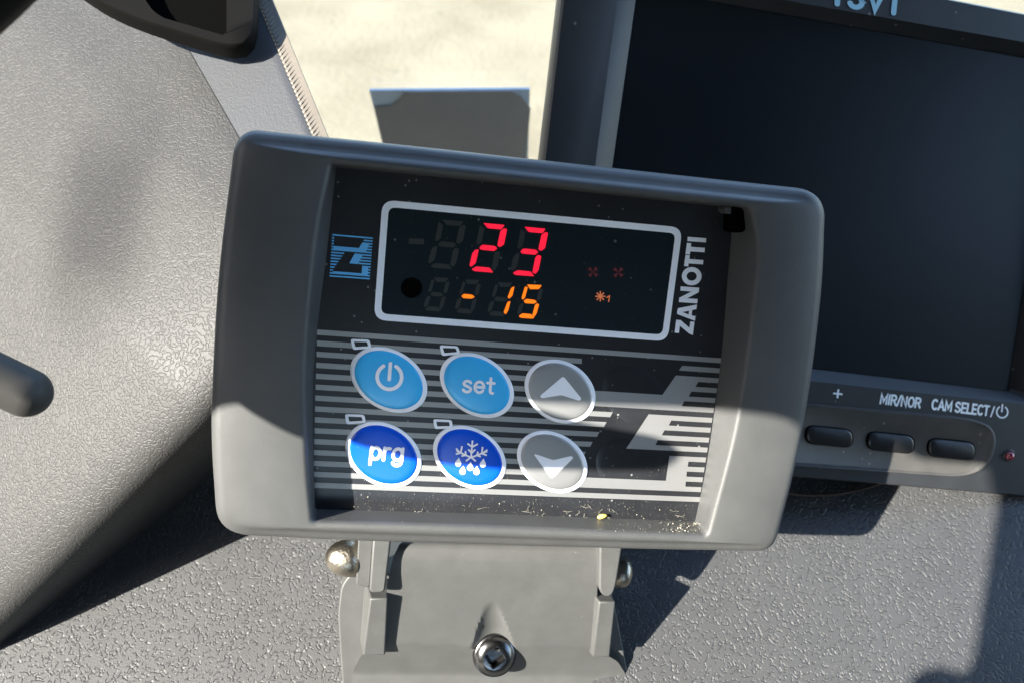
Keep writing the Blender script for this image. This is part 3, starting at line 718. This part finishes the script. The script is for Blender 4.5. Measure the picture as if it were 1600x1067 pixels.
# ------------------------------------------------------------------ bracket under the controller
def bracket():
    T = thing('mounting_bracket', DP(760, 1060), 'grey plastic mounting bracket screwed to the dashboard under the controller', 'bracket')
    # side wings and base block
    outl = rounded([(548, 895), (533, 915), (528, 960), (531, 1010), (541, 1150), (990, 1150), (983, 1060), (977, 1030), (962, 950), (950, 900)], 10, 4)
    V, Fc = prism(FP, outl, -.062, -.0222)
    mesh('base', V, Fc, M['bracket'], T, bevel=.0012, seg=3)
    # plate with rolled top, fold line, foot and front lip; the groove above the screw is pressed in
    prof = [(838, -.0185, 640, 930), (843, -.0150, 634, 931), (852, -.0128, 624, 933), (870, -.0117, 615, 934), (895, -.0119, 609, 934), (925, -.0129, 604, 933), (960, -.0143, 603, 932),
            (990, -.0156, 603, 930), (1003, -.0162, 600, 926), (1008, -.0165, 590, 926), (1013, -.0171, 575, 935), (1030, -.0192, 562, 965), (1047, -.0213, 553, 976), (1052, -.0217, 551, 977), (1056, -.0218, 550, 979), (1150, -.0170, 552, 985)]
    ys = [p[0] for p in prof]; rows = []; NX = 90
    yy = np.r_[np.linspace(838, 880, 22), np.linspace(884, 1000, 34), np.linspace(1003, 1014, 6), np.linspace(1018, 1046, 9), np.linspace(1048, 1060, 6), [1100, 1150]]
    for y in yy:
        h, a, b = (np.interp(y, ys, [p[k] for p in prof]) for k in (1, 2, 3))
        if y < 930: h = np.mean([np.interp(max(838, y+q), ys, [p[1] for p in prof]) for q in np.linspace(-9, 9, 13)])
        row = []
        for x in np.linspace(a, b, NX):
            g = 0
            if 940 < y < 1012:
                t = (y-940)/66; wd = 4+28*t**.75; q = (x-(769+1.5*t))/wd
                if abs(q) < 1: g = -.0030*min(1, t*1.6)*(1-q*q)**.8
            row.append(FP(x, y+(x-770)*.014, h+g))
        back = [FP(b-1, y+(b-770)*.014, h-.012)]; frnt = [FP(a+1, y+(a-770)*.014, h-.012)]
        rows.append(frnt+row+back)
    V, Fc = loft(rows, closed=False)
    mesh('plate', V, Fc, M['bracket'], T, smooth=True, autos=16)
    # ribs either side
    def rib(front_top, front_bot, bevel_x, ht, hb):
        (a, b), (c, d) = front_top, front_bot
        f = [FP(*a, ht), FP(*b, ht), FP(*d, hb), FP(*c, hb)]
        nv = wdir(FP.n)
        sl = wdir(FP.u)*bevel_x
        bk = [p-nv*.012 + (sl if i in (0, 3) else 0) for i, p in enumerate(f)]
        V, Fc = loft([bk, f], cap0=True, cap1=True)
        mesh('rib', V, Fc, M['bracket'], T, bevel=.0005)
    rib(((578, 935), (606, 934)), ((567, 1024), (602, 1023)), -.0018, -.0095, -.0145)
    rib(((936, 940), (962, 940)), ((926, 1026), (953, 1026)), -.0022, -.0100, -.0150)
    # screw: domed washer head with a square recess
    c = FP(772.5, 1022, -.0176); nv = nrm(wdir(FP.n)*.75+wdir(ND)*.25); a = nrm(wdir(FP.u)); a = nrm(a-nv*(a@nv)); b = np.cross(nv, a)
    m = 48; th = np.linspace(0, 2*math.pi, m, endpoint=False)
    def sq(q, s):
        q2 = q-math.radians(38); k = max(abs(math.cos(q2)), abs(math.sin(q2))); return s/k
    R = []
    for r, h in ((.0068, -.002), (.0068, .0004), (.0065, .0011), (.0060, .0012), (.0058, .0014), (.0054, .0020), (.0047, .0025), (.0040, .0028), (.0036, .0029)):
        R.append([c+nv*h+r*(math.cos(q)*a+math.sin(q)*b) for q in th])
    for s, h in ((.0025, .0029), (.0024, .0027), (.0021, .0002)):
        R.append([c+nv*h+sq(q, s)*(math.cos(q)*a+math.sin(q)*b) for q in th])
    V, Fc = loft(R, cap0=True, cap1=True)
    mesh('screw', V, Fc, M['screw'], T, smooth=True, autos=35)
    V = []; Fc = []
    for i in range(260):
        x = rng.uniform(545, 975); y = rng.uniform(850, 1062)
        h = np.interp(y, ys, [p[1] for p in prof]) if 610 < x < 928 or y > 1028 else -.0220
        c0 = FP(x, y+(x-770)*.014, h+.0001); s = .00007*rng.uniform(.3, 1.0)*(2 if rng.random() < .06 else 1); k = len(V)
        for _ in range(4): V.append(c0+s*rng.normal(size=3)*.55)
        Fc.extend([(k, k+1, k+2), (k, k+2, k+3), (k, k+1, k+3), (k+1, k+2, k+3)])
    props(mesh('dust', V, Fc, M['dust'], T), kind='stuff')
bracket()

# ------------------------------------------------------------------ monitor behind
def monitor():
    P = MPL
    T = thing('monitor', P(1250, 750, -.01), 'black camera monitor standing behind the controller with a dark blank screen', 'monitor')
    outer = rounded([(889, -120), (1760, 50), (1705, 786), (793, 708)], 26, 8)
    opening = rounded([(970, -44), (1655, 76), (1622, 633), (891, 554)], 12, 8)
    scr = rounded([(996, -19), (1655, 100), (1577, 612), (918, 535.5)], 6, 8)
    uo = [P.uv(*p, 0) for p in outer]; cen = np.mean(uo, axis=0)
    ui = [P.uv(*p, 0) for p in opening]; us = [P.uv(*p, -.004) for p in scr]
    def rg(l, h, s=1): return [P.P(*(cen+(np.array(p)-cen)*s), h) for p in l]
    rings = [rg(uo, -.028, .97), rg(uo, -.006, .999), rg(uo, -.002), rg(uo, -.0006, .995), rg(uo, 0, .988), rg(ui, 0), rg(us, -.004), rg(us, -.006)]
    V, Fc = loft(rings, cap0=True); mesh('casing', V, Fc, M['mon'], T, smooth=True, autos=30)
    mesh('screen', rg(us, -.0045, 1.002), [tuple(range(len(us)))], M['screen'], T)
    pod = rounded([(1100, 616), (1523, 654), (1560, 672), (1550, 725), (1512, 746), (1085, 716)], 34, 8)
    up = [P.uv(*p, .001) for p in pod]; cp = np.mean(up, axis=0)
    def rp(l, h, d): return [P.P(*(p+nrm(cp-p)*d), h) for p in l]
    V, Fc = loft([rp(up, 0, -.0004), rp(up, .0011, .0002), rp(up, .0014, .0009), rp(up, .0012, .0016), rp(up, .0004, .0022)], cap1=True)
    K = mesh('button_pod', V, Fc, M['monpod'], T, smooth=True, autos=60)
    au, av = P.u, P.v
    for cx, cy in ((1297, 681.5), (1393, 691), (1488, 701.5)):
        pl = rounded([(cx-38, cy-18.5), (cx+38, cy-11), (cx+37, cy+19), (cx-39, cy+11.5)], 16, 7)
        uu = [P.uv(*p, .001) for p in pl]; cc = np.mean(uu, axis=0)
        rk = lambda h, d: [P.P(*(p+nrm(cc-p)*d), h) for p in uu]
        V, Fc = loft([rk(.00045, 0), rk(.00065, .00005), rk(.0007, .0005)]); mesh('key_surround', V, Fc, M['black'], K)
        V, Fc = loft([rk(.0004, .0005), rk(.0009, .00055), rk(.0012, .0008), rk(.0013, .0013)], cap1=True); mesh('key', V, Fc, M['key'], K, smooth=True, autos=60)
    c = P.cam(1577, 711, .0002); nv = wdir(P.n); a = wdir(P.u); b = wdir(P.v); R = []
    for q in np.linspace(0, math.pi/2*.97, 7): R.append([W(c)+nv*.0016*math.sin(q)+.0017*math.cos(q)*(math.cos(s)*a+math.sin(s)*b) for s in np.linspace(0, 6.283, 20, endpoint=False)])
    V, Fc = loft(R, cap1=True); mesh('indicator_lamp', V, Fc, M['led_lens'], T, smooth='full')
    R = [[W(c)+nv*h+r*(math.cos(s)*a+math.sin(s)*b) for s in np.linspace(0, 6.283, 20, endpoint=False)] for r, h in ((.0017, .0002), (.0021, .0004), (.0024, -.0001))]
    V, Fc = loft(R); mesh('lamp_bezel', V, Fc, M['mon'], T, smooth='full')
    h = .00025
    V, Fc = lettering(P, 'MIR/NOR', (1374.5, 629.5), (1437.5, 636.5), (1376.8, 615), h, wd=.23, gap=.08); mesh('lettering', V, Fc, M['print'], T)
    V, Fc = lettering(P, 'CAM SELECT', (1455, 638), (1544, 648.5), (1457, 623.5), h, wd=.23, gap=.09); mesh('lettering', V, Fc, M['print'], T)
    V, Fc = lettering(P, '/', (1547.5, 649.5), (1553, 650), (1548.8, 635), h, wd=.16); mesh('lettering', V, Fc, M['print'], T)
    V, Fc = sheet(P, [[(1302, 612.5), (1308, 613), (1308.6, 607.5), (1311.4, 607.8), (1310.8, 613.3), (1316.5, 613.8), (1316.2, 616.6), (1310.4, 616.1), (1309.8, 621.5), (1307, 621.2), (1307.6, 615.8), (1301.7, 615.3)]], h); mesh('lettering', V, Fc, M['print'], T)
    V, Fc = lettering(P, 'TSVT', (1297, 5.5), (1407, 23), (1300, -27), h, wd=.24, gap=.16); mesh('lettering', V, Fc, M['logo'], T)
    cc = np.array([1566., 643.]); A = [cc+8.6*np.array([math.cos(q), math.sin(q)*1.05]) for q in np.linspace(math.radians(-60), math.radians(245), 28)]
    Vr = []; Fr = []
    for i, p in enumerate(A):
        d = nrm(p-cc); Vr += [P(*(p-d*1.1), h), P(*(p+d*1.1), h)]
        if i: Fr.append((2*i-2, 2*i-1, 2*i+1, 2*i))
    k = len(Vr); Vr += [P(*q, h) for q in ((1565.3, 630.5), (1567.6, 630.7), (1566.3, 643), (1564.1, 643))]; Fr.append((k, k+1, k+2, k+3))
    mesh('power_symbol', Vr, Fr, M['print'], T)
    # foot under the casing
    V, Fc = prism(P, [(1080, 738), (1235, 751), (1235, 769), (1080, 756)], -.024, -.006); mesh('foot', V, Fc, M['mon'], T, bevel=.001)
monitor()
def wire():
    pts = resample([DP(1200, 762, .002), DP(1250, 772, .0015), DP(1300, 772, .0012), DP(1345, 764, .0015), DP(1385, 752, .003)], 24)
    V, Fc = tube(pts, .0005, 8)
    props(mesh('cable', V, Fc, M['wire'], smooth='full'), 'thin brown cable curling on the dashboard below the monitor', 'cable')
wire()

# ------------------------------------------------------------------ levers at the left
def switch_lever():
    P = Plane([1, .1, .1], [0, .95, -.3], ray(300, 20)*.246)
    T = thing('switch_lever', P(300, 20), 'black lever head with a deep recess at the top left of the cowl', 'lever')
    pl = rounded([(60, -60), (150, 0), (184, 17), (228, 34), (276, 49), (345, 70), (376, 73), (393, 60), (399, 40), (404, -90)], 9, 5)
    rec = rounded([(200, -60), (228, 2), (240, 19), (257, 29), (347, 55), (354, 50), (354, -60)], 4, 5)
    n = len(pl); rec = resample(rec+[rec[0]], n+1)[:-1]; pl2 = resample(pl+[pl[0]], n+1)[:-1]
    # match start points
    k = min(range(n), key=lambda i: np.linalg.norm(np.array(rec[i])-np.array(pl2[0]))); rec = rec[k:]+rec[:k]
    uo = [P.uv(*p) for p in pl2]; ui = [P.uv(*p) for p in rec]; c = np.mean(uo, axis=0)
    rg = lambda l, h, s=1: [P.P(*(c+(np.array(p)-c)*s), h) for p in l]
    V, Fc = loft([rg(uo, -.007, .98), rg(uo, -.002), rg(uo, -.0004, .985), rg(uo, 0, .97), rg(ui, 0), rg(ui, -.006, .97)], cap0=True, cap1=True)
    mesh('body', V, Fc, M['lever'], T, smooth=True, autos=45)
    V, Fc = loft([rg(ui, -.0055, .965), rg(ui, -.0050, .95)], cap1=True); mesh('recess_shade', V, Fc, M['black'], T)  # shade of the recess put in as a black floor
switch_lever()
def stalk():
    A_, B_ = at(-260, 470, .158), at(79, 631, .173); ax = nrm(B_-A_); le = np.linalg.norm(B_-A_)
    ts = np.r_[np.linspace(0, le-.0052, 6), le-.0052+.0052*np.sin(np.linspace(.1, math.pi/2*.985, 9))]
    pts = [A_+ax*t for t in ts]; rr = [.0052*math.sqrt(max(.0004, 1-max(0, (t-(le-.0052))/.0052)**2)) for t in ts]
    V, Fc = tube(pts, rr, 32)
    props(mesh('column_stalk', V, Fc, M['stalk'], smooth='full'), 'rounded tip of a grey column stalk poking in at the left edge', 'stalk')
stalk()
def wheel():
    # rim of the steering wheel: only its lower right edge enters the top left corner
    z = .13; e1 = at(0, 45, z); e2 = at(48, 0, z); mid = (e1+e2)/2; t = nrm(e2-e1)
    vw = nrm(mid-CAM); out = nrm(np.cross(vw, t)); 
    if out@nrm(at(-100, -100, z)-mid) < 0: out = -out
    R_, r_ = .19, .014
    c = mid+out*(R_+r_*.95); V = []; rings = []
    for a in np.linspace(-.30, 1.3, 60):
        d = math.cos(a)*(-out)+math.sin(a)*t
        rings.append([c+d*(R_+r_*math.cos(q))+vw*r_*math.sin(q) for q in np.linspace(0, 2*math.pi, 16, endpoint=False)])
    V, Fc = loft(rings, cap0=True, cap1=True)
    props(mesh('steering_wheel', V, Fc, M['lever'], smooth='full'), 'black steering wheel rim just entering the top left corner', 'steering wheel')
wheel()

# ------------------------------------------------------------------ unseen cab shell and added light blockers that shade the dash
SP_ = nrm(np.array([1, 0, 0])-L_CAM*L_CAM[0]); SQ_ = np.cross(L_CAM, SP_)
if SQ_[1] > 0: SQ_ = -SQ_
def sunpt(p, q, l): return W((p*SP_+q*SQ_)/1000.0+L_CAM*l/1000.0)
def slab(name, pts, l, th, label, cat, m='trimdark', bevel=.002):
    a = [sunpt(p, q, l) for p, q in pts]; b = [sunpt(p, q, l+th) for p, q in pts]
    V, Fc = loft([a, b], cap0=True, cap1=True)
    props(mesh(name, V, Fc, M[m], bevel=bevel), label, cat)
def cab():
    slab('sun_blocker', rounded([(-187, 15.5), (-181, 18.5), (-150, 21), (-106, 20), (-86, 17), (-81, 8), (-60, 5), (-40, 5), (-40, 330), (-120, 330), (-150, 124), (-168, 84), (-178, 60)], 3, 4), 150, 12, 'unseen dark slab added to shade the upper face and monitor', 'light blocker', bevel=.0005)  # added blocker, outline drawn for the shade on upper face and monitor
    slab('finger_blocker', rounded([(-181, 30), (-179, 19), (-172, 11), (-161, 5.5), (-146, 3.2), (-117, 3), (-112, 7.5), (-115, 12), (-128, 15.5), (-140, 22), (-140, 30)], 3, 5), 60, 6, 'unseen dark slab with a rounded tip added to shade the buttons', 'lever', bevel=.0005)  # added slab shaped to cast the finger shadow on the printed face
    slab('dash_blocker', rounded([(-64, 40), (-63, -9), (-68, -58), (-70, -62), (-76, -59), (-82, -61), (-85, -68), (-85, -140), (400, -140), (400, 330), (-30, 330)], 3, 4), 200, 30, 'unseen dark slab with a rounded bump added to shade the right of the dash', 'window pillar', bevel=.0005)  # added slab, left edge drawn for the shadow on the dash
    def box(name, a, b, label, cat):
        x0, y0, z0 = a; x1, y1, z1 = b
        V = [(x0, y0, z0), (x1, y0, z0), (x1, y1, z0), (x0, y1, z0), (x0, y0, z1), (x1, y0, z1), (x1, y1, z1), (x0, y1, z1)]
        props(mesh(name, V, [(0, 1, 2, 3), (4, 5, 6, 7), (0, 1, 5, 4), (1, 2, 6, 5), (2, 3, 7, 6), (3, 0, 4, 7)], M['trimdark'], bevel=.01), label, cat)
    box('cab_roof', (-.5, -1.15, 2.62), (1.2, .24, 2.68), 'dark cab roof lining overhead', 'roof')
    box('cab_rear_wall', (-.55, -1.22, 1.0), (2.6, -1.16, 1.9), 'dark rear wall of the cab', 'wall')
    box('rear_wall_header', (.25, -1.22, 1.905), (2.6, -1.16, 2.75), 'dark upper part of the cab rear wall beside the rear window', 'wall')
    box('cab_floor', (-.75, -1.15, 1.0), (1.5, .30, 1.05), 'dark cab floor', 'floor')
    box('passenger_door', (1.44, -1.15, 1.06), (1.5, .9, 1.60), 'dark passenger door below its window', 'door')
    slab('door_header', [(-2500, 212), (2500, 212), (2500, 900), (-2500, 900)], 620, 25, 'dark frame above the side window', 'door frame', bevel=.004)
    slab('door_post', [(-2500, -140), (-352, -140), (-352, 210), (-2500, 210)], 620, 25, 'dark rear post of the side window', 'door post', bevel=.004)
    slab('door_front_post', [(-40, -140), (2500, -140), (2500, 210), (-40, 210)], 620, 25, 'dark front post of the side window', 'door post', bevel=.004)
    slab('door_panel', [(-2500, -900), (2500, -900), (2500, -142), (-2500, -142)], 620, 25, 'dark door panel below the side window', 'door panel', bevel=.004)
    slab('cowl_blocker', rounded([(-257, 52), (-245, 50), (-248, 112), (-259, 112)], 9, 5), 3800, 24, 'small unseen block added to cast a soft shadow on the cowl', 'mirror knob', bevel=.002)  # added far towards the sun, only for the soft shadow on the cowl
cab()
